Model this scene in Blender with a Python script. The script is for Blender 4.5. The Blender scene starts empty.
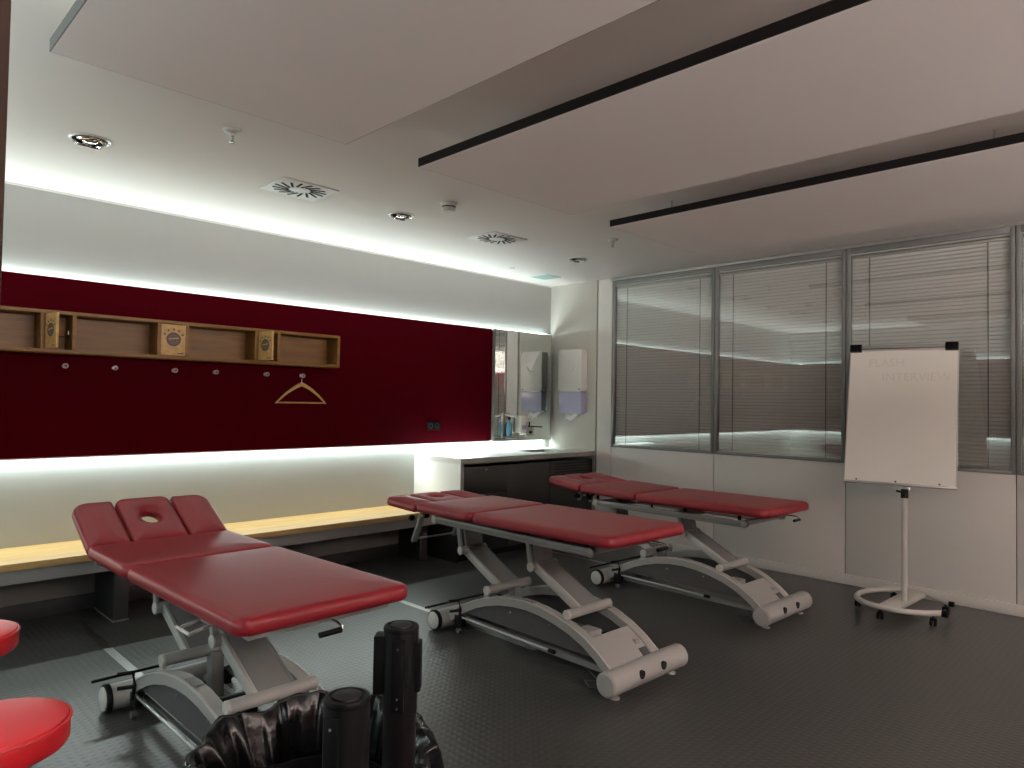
import bpy, bmesh, math, random
from mathutils import Vector, Matrix
from math import pi, sin, cos, radians
random.seed(7)
S = bpy.context.scene
C = S.collection

# ------------------------------------------------------------------ camera
cam_d = bpy.data.cameras.new('camera')
cam = bpy.data.objects.new('camera', cam_d); C.objects.link(cam); S.camera = cam
cam_d.sensor_width = 36.0; cam_d.lens = 698.8 / 1024 * 36.0
cam_d.clip_start = 0.02
RT = Vector((0.70865835, 0.70536181, 0.01637261))
DN = Vector((-0.00706873, 0.03030218, -0.99951579))
FW = Vector((-0.70551639, 0.70819947, 0.02645991))
m = Matrix.Identity(4)
for i in range(3):
    m[i][0] = RT[i]; m[i][1] = -DN[i]; m[i][2] = -FW[i]
m[0][3] = 0; m[1][3] = 0; m[2][3] = 1.42
cam.matrix_world = m

# ------------------------------------------------------------------ world, exposure
wd = bpy.data.worlds.new('world'); S.world = wd; wd.use_nodes = True
wd.node_tree.nodes['Background'].inputs[0].default_value = (0.9, 0.95, 1, 1)
wd.node_tree.nodes['Background'].inputs[1].default_value = 0.02
S.view_settings.view_transform = 'Standard'
S.view_settings.look = 'None'
S.view_settings.exposure = 0.45
S.view_settings.gamma = 1.0
S.view_settings.use_curve_mapping = False
S.cycles.max_bounces = 12; S.cycles.diffuse_bounces = 6; S.cycles.glossy_bounces = 6
S.cycles.transparent_max_bounces = 16
S.cycles.sample_clamp_indirect = 8.0
S.cycles.caustics_reflective = False; S.cycles.caustics_refractive = False

# room constants (metres)
WX, YF, YB, XR, ZC = -5.32, 5.951, -0.51, 3.0, 2.75
LED = (0.86, 1.0, 0.975)

def _aim(d, along):
    z = -d.normalized(); x = Vector((0, 1, 0)) if along == 'Y' else Vector((1, 0, 0))
    y = z.cross(x).normalized()
    return Matrix((x, y, z)).transposed()
def led(name, loc, length, along, up, power, width=0.02, col=LED, inw=(1, 0, 0), tilt=radians(32)):
    """a long LED or added fill strip behind a panel edge, shining up or down"""
    d = bpy.data.lights.new(name, 'AREA'); d.shape = 'RECTANGLE'
    d.size = length; d.size_y = width; d.energy = power; d.color = col
    o = bpy.data.objects.new(name, d); C.objects.link(o)
    o.location = loc
    d_ = Vector(inw) * sin(tilt) + Vector((0, 0, 1 if up else -1)) * cos(tilt)     # leaning a little into the room
    o.rotation_euler = (Matrix.Rotation(0, 3, 'Z') @ _aim(d_, along)).to_euler()
    return o
PT, PB = 2.18, 1.020          # red panel top and bottom
UP_W, DN_W = 3.7, 5.6         # watts per metre
WARM = (1.0, .86, .80)
led('led_left_top', (WX + .012, (YB + 5.9) / 2, PT - .004), 5.9 - YB - .1, 'Y', True, UP_W * 6.3, tilt=radians(45))
led('led_left_bottom', (WX + .022, (YB + 5.9) / 2, PB + .004), 5.9 - YB - .1, 'Y', False, DN_W * 6.3)
led('led_back_top', ((WX - .95) / 2, YB + .012, PT - .004), 4.25, 'X', True, UP_W * 4.25, inw=(0, 1, 0), tilt=radians(45))
led('led_back_bottom', ((WX - .95) / 2, YB + .022, PB + .004), 4.25, 'X', False, DN_W * 4.25, inw=(0, 1, 0))

FILL_W = 92.0                       # warm fill strips out of view, added to lift the overall brightness
led('fill_back_right_top', (1.8, YB + .022, PT - .004), 2.3, 'X', True, FILL_W * .5 * 2.3, col=WARM, inw=(0, 1, 0), tilt=radians(60))
led('fill_right_top', (XR - .022, 2.6, PT - .004), 6.0, 'Y', True, FILL_W * 6, col=WARM, inw=(-1, 0, 0), tilt=radians(64))

# ------------------------------------------------------------------ materials
def nt(name):
    mt = bpy.data.materials.new(name); mt.use_nodes = True
    t = mt.node_tree; return mt, t, t.nodes['Principled BSDF']
def setp(b, **k):
    for kk, v in k.items():
        b.inputs[kk.replace('_', ' ')].default_value = v
def mat(name, col, rough=.5, metal=0, noise=0.04, nscale=30, bump=0, bscale=200, coat=0, spec=.5, crough=.1):
    mt, t, b = nt(name)
    setp(b, Roughness=rough, Metallic=metal)
    b.inputs['Specular IOR Level'].default_value = spec
    b.inputs['Coat Weight'].default_value = coat; b.inputs['Coat Roughness'].default_value = crough
    tc = t.nodes.new('ShaderNodeTexCoord')
    n = t.nodes.new('ShaderNodeTexNoise'); n.inputs['Scale'].default_value = nscale; n.inputs['Detail'].default_value = 3
    t.links.new(tc.outputs['Object'], n.inputs['Vector'])
    r = t.nodes.new('ShaderNodeMapRange')
    r.inputs['To Min'].default_value = 1 - noise; r.inputs['To Max'].default_value = 1 + noise
    t.links.new(n.outputs['Fac'], r.inputs['Value'])
    mx = t.nodes.new('ShaderNodeVectorMath'); mx.operation = 'SCALE'
    mx.inputs[0].default_value = col[:3]
    t.links.new(r.outputs['Result'], mx.inputs['Scale'])
    t.links.new(mx.outputs['Vector'], b.inputs['Base Color'])
    if bump:
        n2 = t.nodes.new('ShaderNodeTexNoise'); n2.inputs['Scale'].default_value = bscale; n2.inputs['Detail'].default_value = 2
        t.links.new(tc.outputs['Object'], n2.inputs['Vector'])
        bp = t.nodes.new('ShaderNodeBump'); bp.inputs['Strength'].default_value = bump; bp.inputs['Distance'].default_value = .002
        t.links.new(n2.outputs['Fac'], bp.inputs['Height']); t.links.new(bp.outputs['Normal'], b.inputs['Normal'])
    return mt
def wood(name, c1, c2, rough=.45, axis=1, scale=1.0):
    mt, t, b = nt(name); setp(b, Roughness=rough)
    tc = t.nodes.new('ShaderNodeTexCoord'); mp = t.nodes.new('ShaderNodeMapping')
    sc = [9 * scale] * 3; sc[axis] = .8 * scale
    mp.inputs['Scale'].default_value = sc
    t.links.new(tc.outputs['Object'], mp.inputs['Vector'])
    n = t.nodes.new('ShaderNodeTexNoise'); n.inputs['Scale'].default_value = 3; n.inputs['Detail'].default_value = 8; n.inputs['Roughness'].default_value = .65
    t.links.new(mp.outputs['Vector'], n.inputs['Vector'])
    cr = t.nodes.new('ShaderNodeValToRGB')
    cr.color_ramp.elements[0].position = .3; cr.color_ramp.elements[0].color = (*c1, 1)
    cr.color_ramp.elements[1].position = .7; cr.color_ramp.elements[1].color = (*c2, 1)
    t.links.new(n.outputs['Fac'], cr.inputs['Fac']); t.links.new(cr.outputs['Color'], b.inputs['Base Color'])
    return mt
M = {}
M['wall'] = mat('white_wall_paint', (.38, .395, .38), .75, noise=.02, nscale=3, bump=.15, bscale=300)
M['wall_e'] = mat('warm_white_end_wall', (.53, .52, .47), .7, noise=.02, nscale=3)
M['wall_r'] = mat('grey_right_wall', (.36, .36, .35), .75, noise=.02, nscale=3)
M['ceiling'] = mat('ceiling_plaster', (.88, .845, .82), .85, noise=.015, nscale=2, bump=.1, bscale=250)
M['raft'] = mat('acoustic_raft_board', (.87, .83, .81), .9, noise=.02, nscale=2, bump=.3, bscale=500)
M['raft_black'] = mat('black_raft_edge', (.008, .007, .007), .5, spec=.2)
M['raft_lit'] = mat('lit_raft_edge', (.17, .18, .18), .55)  # paler copy of the black edge, with the back-wall glow put into its colour
M['red_wall'] = mat('dark_red_wall_panel', (.062, .0005, .0045), .6, noise=.03, nscale=4, spec=0.015)
M['lam'] = mat('white_laminate', (.70, .69, .655), .38, noise=.015, nscale=2)
M['groove'] = mat('dark_joint', (.03, .03, .028), .8)
M['alu'] = mat('grey_aluminium_frame', (.26, .27, .26), .42, metal=.35)
M['alu_light'] = mat('light_aluminium', (.52, .52, .50), .35, metal=.6)
M['slat'] = mat('blind_slat', (.86, .85, .83), .5)
M['cordm'] = mat('blind_cord', (.16, .17, .165), .7)
M['counter'] = mat('white_solid_surface', (.80, .80, .77), .3, noise=.01)
M['counter_edge'] = mat('grey_worktop_edge', (.30, .30, .285), .5)
M['cab'] = mat('anthracite_cabinet_front', (.022, .021, .02), .35, noise=.06)
M['black'] = mat('black_plastic', (.004, .004, .005), .45, spec=.18)
M['black_matte'] = mat('black_void', (.006, .006, .006), .9)
M['tube'] = mat('black_powder_coat', (.005, .0035, .0045), .42, noise=.1, nscale=60, spec=.2)
M['oak'] = wood('light_oak', (.42, .25, .085), (.62, .41, .17))
M['oak_shelf'] = wood('oak_shelf_board', (.15, .066, .011), (.25, .125, .026))
M['apron'] = mat('grey_bench_apron', (.28, .28, .28), .5)
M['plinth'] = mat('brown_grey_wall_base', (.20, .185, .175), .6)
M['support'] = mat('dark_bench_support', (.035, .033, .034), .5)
M['darkwood'] = wood('dark_brown_wood', (.022, .008, .003), (.04, .016, .007), rough=.8, axis=2)
M['frame'] = mat('light_grey_powder_coat', (.37, .37, .355), .45, noise=.02)
M['frame_hi'] = mat('pale_grey_extrusion', (.58, .575, .55), .32, metal=.25, noise=.02)
M['rail'] = mat('satin_aluminium_rail', (.27, .27, .26), .4, metal=.3, noise=.02)
M['frame_dk'] = mat('mid_grey_powder_coat', (.22, .222, .218), .45, noise=.03)
M['infill'] = mat('dark_grey_side_cover', (.085, .082, .085), .45)
M['cap'] = mat('pale_wheel_cap', (.55, .545, .52), .4)
M['chrome'] = mat('chrome', (.75, .75, .75), .12, metal=1, noise=.01)
M['steel'] = mat('brushed_steel', (.5, .5, .48), .3, metal=1, noise=.04)
M['hooksteel'] = mat('satin_hook_steel', (.42, .36, .36), .45, metal=.6)
M['white_pl'] = mat('white_plastic', (.72, .72, .68), .4, noise=.01)
M['lavender'] = mat('lavender_translucent_plastic', (.42, .42, .58), .25, noise=.03)
M['paper'] = mat('white_paper_towel', (.85, .85, .82), .9, bump=.4, bscale=60)
M['blue'] = mat('blue_liquid_label', (.10, .30, .40), .35)
M['board'] = mat('whiteboard_enamel', (.88, .865, .81), .3, noise=.015, nscale=2)
M['ink'] = mat('faint_wiped_marker', (.79, .77, .72), .35, noise=.1, nscale=80)
M['wpaint'] = mat('pale_grey_pole_paint', (.56, .545, .51), .4)
M['print'] = mat('grey_brown_print', (.10, .075, .07), .6)
M['print_l'] = mat('pale_print', (.15, .105, .08), .6)
M['vent'] = mat('vent_white_metal', (.74, .73, .70), .45)
M['ringmat'] = mat('bright_trim_ring', (.85, .85, .83), .3, metal=.2)
M['cyan'] = mat('pale_turquoise_cover', (.42, .66, .60), .4)
M['emit_off'] = mat('led_profile', (.8, .8, .8), .4)
M['bag'] = mat('black_bin_liner', (.003, .0033, .004), .20, noise=.2, nscale=8, bump=.9, bscale=30, spec=.32)

def vinyl(name, col, rough=.42):
    mt, t, b = nt(name); setp(b, Roughness=rough)
    b.inputs['Base Color'].default_value = (*col, 1)
    b.inputs['Coat Weight'].default_value = .14; b.inputs['Coat Roughness'].default_value = .38
    tc = t.nodes.new('ShaderNodeTexCoord')
    v = t.nodes.new('ShaderNodeTexVoronoi'); v.inputs['Scale'].default_value = 260
    t.links.new(tc.outputs['Object'], v.inputs['Vector'])
    n = t.nodes.new('ShaderNodeTexNoise'); n.inputs['Scale'].default_value = 5
    t.links.new(tc.outputs['Object'], n.inputs['Vector'])
    ad = t.nodes.new('ShaderNodeMath'); ad.operation = 'MULTIPLY_ADD'; ad.inputs[1].default_value = .12
    t.links.new(v.outputs['Distance'], ad.inputs[0]); t.links.new(n.outputs['Fac'], ad.inputs[2])
    bp = t.nodes.new('ShaderNodeBump'); bp.inputs['Strength'].default_value = .25; bp.inputs['Distance'].default_value = .004
    t.links.new(ad.outputs[0], bp.inputs['Height']); t.links.new(bp.outputs['Normal'], b.inputs['Normal'])
    return mt
M['vinyl'] = vinyl('burgundy_vinyl', (.27, .009, .018), .42)
M['vinyl2'] = vinyl('bright_red_vinyl', (.72, .020, .030), .38)

def floor_mat():
    mt, t, b = nt('hammered_rubber_floor')
    b.inputs['Base Color'].default_value = (.075, .073, .068, 1)
    tc = t.nodes.new('ShaderNodeTexCoord')
    n = t.nodes.new('ShaderNodeTexNoise'); n.inputs['Scale'].default_value = 1.6; n.inputs['Detail'].default_value = 6
    t.links.new(tc.outputs['Object'], n.inputs['Vector'])
    cr = t.nodes.new('ShaderNodeValToRGB')
    cr.color_ramp.elements[0].position = .3; cr.color_ramp.elements[0].color = (.042, .042, .040, 1)
    cr.color_ramp.elements[1].position = .7; cr.color_ramp.elements[1].color = (.058, .057, .054, 1)
    t.links.new(n.outputs['Fac'], cr.inputs['Fac']); t.links.new(cr.outputs['Color'], b.inputs['Base Color'])
    r = t.nodes.new('ShaderNodeMapRange'); r.inputs['To Min'].default_value = .27; r.inputs['To Max'].default_value = .36
    t.links.new(n.outputs['Fac'], r.inputs['Value']); t.links.new(r.outputs['Result'], b.inputs['Roughness'])
    # small raised lozenges in staggered rows
    sp = t.nodes.new('ShaderNodeSeparateXYZ'); t.links.new(tc.outputs['Object'], sp.inputs[0])
    def M_(op, a, bb=None, c=None):
        k = t.nodes.new('ShaderNodeMath'); k.operation = op
        for i, x in enumerate((a, bb, c)):
            if x is None: continue
            if isinstance(x, (int, float)): k.inputs[i].default_value = x
            else: t.links.new(x, k.inputs[i])
        return k.outputs[0]
    k1 = 2 * pi / .052
    a1 = M_('SINE', M_('MULTIPLY', M_('ADD', sp.outputs[0], sp.outputs[1]), k1 * .75))
    a2 = M_('SINE', M_('MULTIPLY', M_('SUBTRACT', sp.outputs[0], sp.outputs[1]), k1 * .75))
    h = M_('MAXIMUM', M_('MULTIPLY', a1, a2), 0.0)
    bp = t.nodes.new('ShaderNodeBump'); bp.inputs['Strength'].default_value = .42; bp.inputs['Distance'].default_value = .0022
    t.links.new(h, bp.inputs['Height']); t.links.new(bp.outputs['Normal'], b.inputs['Normal'])
    return mt
M['floor'] = floor_mat()

def glass_mat():
    mt = bpy.data.materials.new('double_glazing'); mt.use_nodes = True; t = mt.node_tree
    for n in list(t.nodes): t.nodes.remove(n)
    o = t.nodes.new('ShaderNodeOutputMaterial'); mx = t.nodes.new('ShaderNodeMixShader')
    tr = t.nodes.new('ShaderNodeBsdfTransparent'); tr.inputs[0].default_value = (.985, .995, .99, 1)
    gl = t.nodes.new('ShaderNodeBsdfGlossy'); gl.inputs['Roughness'].default_value = .004; gl.inputs[0].default_value = (.95, 1, .98, 1)
    fr = t.nodes.new('ShaderNodeFresnel'); fr.inputs[0].default_value = 1.5
    ml = t.nodes.new('ShaderNodeMath'); ml.operation = 'MULTIPLY'; ml.inputs[1].default_value = 4.0   # four glass surfaces
    t.links.new(fr.outputs[0], ml.inputs[0]); ml.use_clamp = True
    ge = t.nodes.new('ShaderNodeNewGeometry'); m2 = t.nodes.new('ShaderNodeMath'); m2.operation = 'MULTIPLY_ADD'; m2.inputs[1].default_value = -1; m2.inputs[2].default_value = 1
    m3 = t.nodes.new('ShaderNodeMath'); m3.operation = 'MULTIPLY'
    t.links.new(ge.outputs['Backfacing'], m2.inputs[0]); t.links.new(ml.outputs[0], m3.inputs[0]); t.links.new(m2.outputs[0], m3.inputs[1])
    t.links.new(m3.outputs[0], mx.inputs[0]); t.links.new(tr.outputs[0], mx.inputs[1]); t.links.new(gl.outputs[0], mx.inputs[2])
    t.links.new(mx.outputs[0], o.inputs[0]); return mt
M['glass'] = glass_mat()
mt, t, b = nt('mirror_glass'); setp(b, Metallic=1.0, Roughness=.003); b.inputs['Base Color'].default_value = (.82, .85, .82, 1)
M['mirror'] = mt

# ------------------------------------------------------------------ mesh helpers
class MB:
    def __init__(s, tf=None): s.bm = bmesh.new(); s.tf = tf or (lambda p: p)
    def v(s, p): return s.bm.verts.new(s.tf(Vector(p)))
    def box(s, a, b, bev=0):
        a = Vector(a); b = Vector(b)
        lo = Vector([min(a[i], b[i]) for i in range(3)]); hi = Vector([max(a[i], b[i]) for i in range(3)])
        vs = [s.v((x, y, z)) for x in (lo.x, hi.x) for y in (lo.y, hi.y) for z in (lo.z, hi.z)]
        fs = [s.bm.faces.new([vs[i] for i in q]) for q in ((0,1,3,2),(4,6,7,5),(0,4,5,1),(2,3,7,6),(0,2,6,4),(1,5,7,3))]
        if bev: s._bev(fs, bev)
        return s
    def _bev(s, fs, bev, seg=2):
        es = list({e for f in fs for e in f.edges})
        bmesh.ops.bevel(s.bm, geom=es, offset=bev, segments=seg, affect='EDGES', profile=.5)
    def bar(s, p, q, w, h, up=(0,0,1), bev=0):
        """box beam from p to q, w sideways, h along up"""
        p = Vector(p); q = Vector(q); d = (q - p).normalized(); up = Vector(up)
        sd = d.cross(up)
        if sd.length < 1e-5: sd = d.cross(Vector((1, 0, 0)))
        sd.normalize(); u2 = sd.cross(d).normalized()
        vs = []
        for e in (p, q):
            for a, bb in ((-1,-1),(1,-1),(1,1),(-1,1)):
                vs.append(s.v(e + sd * a * w / 2 + u2 * bb * h / 2))
        fs = [s.bm.faces.new([vs[i] for i in qd]) for qd in ((3,2,1,0),(4,5,6,7),(0,1,5,4),(1,2,6,5),(2,3,7,6),(3,0,4,7))]
        if bev: s._bev(fs, bev)
        return s
    def tube(s, pts, r, n=12, cap=True, closed=False, radii=None):
        pts = [Vector(p) for p in pts]; rings = []; L = len(pts); prev = None
        for i, p in enumerate(pts):
            if closed: d = pts[(i + 1) % L] - pts[i - 1]
            else: d = pts[min(i + 1, L - 1)] - pts[max(i - 1, 0)]
            d.normalize()
            a = prev if prev is not None else (Vector((0, 0, 1)) if abs(d.z) < .9 else Vector((1, 0, 0)))
            x = (a - d * a.dot(d)).normalized(); prev = x; y = d.cross(x)
            rr = radii[i] if radii else r
            rings.append([s.v(p + (x * cos(2*pi*k/n) + y * sin(2*pi*k/n)) * rr) for k in range(n)])
        for i in range(L if closed else L - 1):
            A, B = rings[i], rings[(i + 1) % L]
            for k in range(n): s.bm.faces.new([A[k], A[(k+1)%n], B[(k+1)%n], B[k]])
        if cap and not closed:
            s.bm.faces.new(rings[0][::-1]); s.bm.faces.new(rings[-1])
        return s
    def lathe(s, prof, n=32, axis='Z', o=(0,0,0), capA=True, capB=True):
        o = Vector(o); rings = []
        for r, z in prof:
            ring = []
            for k in range(n):
                a = 2*pi*k/n; c, d = r*cos(a), r*sin(a)
                p = {'Z': Vector((c, d, z)), 'Y': Vector((c, z, d)), 'X': Vector((z, c, d))}[axis]
                ring.append(s.v(o + p))
            rings.append(ring)
        for A, B in zip(rings, rings[1:]):
            for k in range(n): s.bm.faces.new([A[k], A[(k+1)%n], B[(k+1)%n], B[k]])
        if capA: s.bm.faces.new(rings[0][::-1])
        if capB: s.bm.faces.new(rings[-1])
        return s
    def prism(s, poly, h0, h1, plane='XY', bev=0):
        """extrude a polygon between h0 and h1 along the third axis"""
        def P(a, b_, h): return {'XY': (a, b_, h), 'XZ': (a, h, b_), 'YZ': (h, a, b_)}[plane]
        A = [s.v(P(a, b_, h0)) for a, b_ in poly]; B = [s.v(P(a, b_, h1)) for a, b_ in poly]
        n = len(poly); fs = [s.bm.faces.new(A[::-1]), s.bm.faces.new(B)]
        for k in range(n): fs.append(s.bm.faces.new([A[k], A[(k+1)%n], B[(k+1)%n], B[k]]))
        if bev: s._bev(fs, bev)
        return s
    def strip(s, top, bot, y0, y1):
        """a curved beam: matching upper and lower (x,z) polylines, extruded y0..y1"""
        rows = []
        for (a, b_), (c, d) in zip(top, bot):
            rows.append([s.v((a, y0, b_)), s.v((a, y1, b_)), s.v((c, y1, d)), s.v((c, y0, d))])
        for A, B in zip(rows, rows[1:]):
            for k in range(4): s.bm.faces.new([A[k], A[(k+1)%4], B[(k+1)%4], B[k]])
        s.bm.faces.new(rows[0][::-1]); s.bm.faces.new(rows[-1]); return s
    def build(s, name, m, parent=None, smooth=True, angle=38):
        bmesh.ops.recalc_face_normals(s.bm, faces=s.bm.faces)
        me = bpy.data.meshes.new(name); s.bm.to_mesh(me); s.bm.free()
        me.materials.append(m)
        if smooth:
            me.polygons.foreach_set('use_smooth', [True] * len(me.polygons))
            me.set_sharp_from_angle(angle=radians(angle))
        o = bpy.data.objects.new(name, me); C.objects.link(o)
        if parent: o.parent = parent
        return o

def thing(name, label, cat, loc=(0,0,0), rz=0, group=None):
    o = bpy.data.objects.new(name, None); C.objects.link(o)
    o.location = loc; o.rotation_euler = (0, 0, rz); o.empty_display_size = .1
    o['label'] = label; o['category'] = cat
    if group: o['group'] = group
    return o
def tag(o, label, cat, group=None):
    o['label'] = label; o['category'] = cat
    if group: o['group'] = group
    return o
def struct(o): o['kind'] = 'structure'; return o

def sthing(name, loc):
    o = bpy.data.objects.new(name, None); C.objects.link(o); o.location = loc; o['kind'] = 'structure'; return o
# ------------------------------------------------------------------ room shell
struct(MB().box((WX - .1, YB - .1, -.1), (XR + .1, YF + .2, 0)).build('floor', M['floor']))
struct(MB().box((WX - .1, YB - .1, ZC), (XR + .1, YF + .2, ZC + .1)).build('ceiling', M['ceiling']))
struct(MB().box((WX - .1, YB - .1, 0), (WX, YF + .2, ZC)).build('wall_left', M['wall']))
struct(MB().box((WX, YB - .1, 0), (XR + .1, YB, ZC)).build('wall_back', M['wall']))
struct(MB().box((XR, YB, 0), (XR + .1, YF + .2, ZC)).build('wall_right', M['wall_r']))
# end wall beside the washing corner and the white column next to the glazing
struct(MB().box((WX, YF, 0), (-4.655, YF + .2, ZC)).build('wall_end', M['wall_e']))
struct(MB().box((-4.655, YF + .04, 0), (-4.635, YF + .1, ZC)).build('trim_1', M['groove']))
XM = [-4.45, -3.265, -2.09, -.95, .19, 1.33, 2.47]
wf = MB(); wf.box((-4.635, YF - .004, 0), (-4.452, YF + .15, ZC))
wf.box((XM[-1] + .002, YF, 0), (XR, YF + .15, ZC))
for a, b_ in zip(XM, XM[1:]):
    wf.box((a + .003, YF, .08), (b_ - .003, YF + .14, .972), bev=.002)
wf.box((XM[0], YF + .145, 0), (XM[-1], YF + .16, ZC))
struct(wf.build('wall_front', M['lam']))
g = MB()
g.box((XM[0], YF + .008, 0), (XM[-1], YF + .03, .97))
struct(g.build('trim_2', M['groove']))
struct(MB().box((-4.635, YF - .018, 0), (XR, YF + .02, .078), bev=.002).build('baseboard_front', M['lam']))
struct(MB().box((XM[0] - .02, YF - .012, 2.722), (XR, YF + .1, ZC), bev=.003).build('trim_3', M['alu_light']))
# inner edge strip between ceiling and left wall
struct(MB().box((WX, YB, ZC - .012), (WX + .012, YF, ZC)).build('trim_4', M['lam']))

for i, (a, b_) in enumerate(zip(XM, XM[1:])):
    w = thing('window_%d' % (i + 1), '', '', ((a + b_) / 2, YF, .972)); del w['label']; del w['category']; struct(w)
    hw = (b_ - a) / 2; H = 2.722 - .972
    f = MB()
    fw = .032
    f.box((-hw + .003, -.006, 0), (-hw + fw, .05, H), bev=.002); f.box((hw - fw, -.006, 0), (hw - .003, .05, H), bev=.002)
    f.box((-hw + fw, -.006, 0), (hw - fw, .05, .028), bev=.002); f.box((-hw + fw, -.006, H - .045), (hw - fw, .05, H), bev=.002)
    f.build('window_frame', M['alu'], w)
    s_ = MB(); s_.box((-hw + fw, .012, H - .062), (hw - fw, .05, H - .047)); s_.build('glazing_bead', M['alu_light'], w)
    MB().box((-hw + fw, .014, .028), (hw - fw, .018, H - .045)).build('window_pane', M['glass'], w)
    # venetian blind between the panes: nearly closed slats
    sl = MB(); zz = .045; z1 = H - .085; n = int((z1 - zz) / .029)
    for k in range(n):
        z = zz + (k + .5) * (z1 - zz) / n
        x0, x1 = -hw + fw + .004, hw - fw - .004
        p = [(.0445, z - .0112), (.0385, z - .004), (.035, z + .004), (.0335, z + .0108)]
        q = [(.0453, z - .0112), (.0393, z - .004), (.0358, z + .004), (.0343, z + .0108)]
        rows = []
        for x in (x0, x1): rows.append([sl.v((x, y, zq)) for y, zq in p] + [sl.v((x, y, zq)) for y, zq in reversed(q)])
        m_ = len(rows[0])
        for kk in range(m_): sl.bm.faces.new([rows[0][kk], rows[0][(kk+1)%m_], rows[1][(kk+1)%m_], rows[1][kk]])
    blind = sl.build('blind', M['slat'], w, smooth=False)
    MB().box((-hw + fw, .026, H - .085), (hw - fw, .048, H - .066), bev=.001).build('headrail', M['alu_light'], blind)
    MB().box((-hw + fw, .032, .029), (hw - fw, .044, .043), bev=.001).build('bottom_rail', M['alu_light'], blind)
    for x in (-hw + .17, hw - .17):
        MB().box((x - .003, .028, .03), (x + .003, .031, H - .08)).build('ladder_cord', M['cordm'], blind)

# door leaf standing open at the left edge of the view
d = thing('door_1', '', '', (-.70, YB + .05, 0)); del d['label']; del d['category']; struct(d)
MB().box((-.02, 0, .005), (.02, .565, 2.74), bev=.002).build('door_leaf', M['darkwood'], d)
h = MB(); h.tube([(.02, .5, 1.05), (.06, .5, 1.05), (.06, .4, 1.05)], .009); h.build('door_handle', M['steel'], d)

# floor joint strips running out from the left wall
for k, y in enumerate((1.225, 3.0, 5.05)):
    struct(MB().box((WX + .3, y - .022, 0), (-2.75, y + .022, .0015)).build('trim_%d' % (5 + k), M['steel'] if k else M['steel']))

# ------------------------------------------------------------------ ceiling rafts
def raft(y0, y1, edge, label):
    x0, x1 = -2.816, 2.6
    t_ = thing('ceiling_raft', label, 'ceiling panel', ((x0 + x1) / 2, (y0 + y1) / 2, 2.6), group='suspended ceiling rafts')
    hx, hy = (x1 - x0) / 2, (y1 - y0) / 2
    MB().box((-hx + .004, -hy + .004, 0), (hx - .004, hy - .004, .04)).build('board', M['raft'], t_)
    e = MB()
    e.box((-hx, -hy, .001), (hx, -hy + .004, .044)); e.box((-hx, hy - .004, .001), (hx, hy, .044))
    e.box((-hx, -hy + .004, .001), (-hx + .004, hy - .004, .044)); e.box((hx - .004, -hy + .004, .001), (hx, hy - .004, .044))
    e.build('edge_trim', edge, t_)
    for x in (-hx + .35, -.6, .6, hx - .35):
        for y in (-hy + .2, hy - .2):
            MB().tube([(x, y, .04), (x, y, .15)], .004, 8).build('suspension_rod', M['steel'], t_)
    return t_
raft(.545, 1.715, M['raft_lit'], 'large white ceiling raft with its edge coloured as lit, nearest the camera at upper left')
raft(2.13, 3.33, M['raft_black'], 'white ceiling raft with a black front edge, middle one of three')
raft(3.725, 4.93, M['raft_black'], 'white ceiling raft with a black front edge, closest to the windows')

# ------------------------------------------------------------------ ceiling fittings
def downlight(x, y, r, label):
    t_ = thing('ceiling_downlight', label, 'downlight', (x, y, ZC), group='recessed ceiling downlights')
    MB().lathe([(r, 0), (r, -.004), (r * .88, -.007), (r * .82, -.004), (r * .82, 0)], 40, capA=False, capB=False).build('ring', M['ringmat'], t_)
    MB().lathe([(r * .82, -.0008), (.001, -.0008)], 32, capA=False, capB=False).build('recess', M['black_matte'], t_)
    for sx in (-1, 1):
        a = MB(); pts = []
        for k in range(9):
            an = radians(-62 + k * 15.5); pts.append((sx * r * .72 * cos(an), r * .72 * sin(an), -.006 - .008 * abs(sin(an * 1.4))))
        a.tube(pts, r * .10, 8); a.build('reflector', M['chrome'], t_)
    MB().lathe([(r*.36, -.001), (r*.36, -.012), (r*.2, -.018), (.001, -.014)], 24, o=(0, 0, 0), capA=False, capB=False).build('lamp', M['chrome'], t_)
    b_ = MB(); b_.bar((-r*.6, -r*.25, -.008), (r*.6, r*.2, -.008), r*.12, .006); b_.build('bracket', M['chrome'], t_)
    return t_
downlight(-4.115, .988, .098, 'chrome recessed downlight above left, largest and nearest of the three')
downlight(-4.095, 2.955, .092, 'chrome recessed downlight between the two square air vents')
downlight(-4.10, 4.95, .092, 'chrome recessed downlight closest to the window wall, beside the far sprinkler')
def vent(x, y, label):
    t_ = thing('ceiling_vent', label, 'air vent', (x, y, ZC), group='square swirl air vents')
    MB().box((-.160, -.19, -.007), (.160, .19, 0), bev=.002).build('face_plate', M['vent'], t_)
    s_ = MB(); n = 16
    for k in range(n):
        a = 2 * pi * k / n + .1; c, d_ = cos(a), sin(a); tw = .35
        p = (.062 * c, .070 * d_, -.0075); q = (.142 * cos(a + tw), .168 * sin(a + tw), -.0075)
        s_.bar(p, q, .0155, .003)
    s_.build('slots', M['black_matte'], t_)
    MB().lathe([(.045, -.007), (.045, -.010), (.001, -.011)], 24, capA=False, capB=False).build('hub', M['vent'], t_)
vent(-4.07, 2.15, 'square white swirl air vent nearer the camera, left of the middle downlight')
vent(-4.08, 3.895, 'square white swirl air vent further back, right of the smoke detector')
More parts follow.
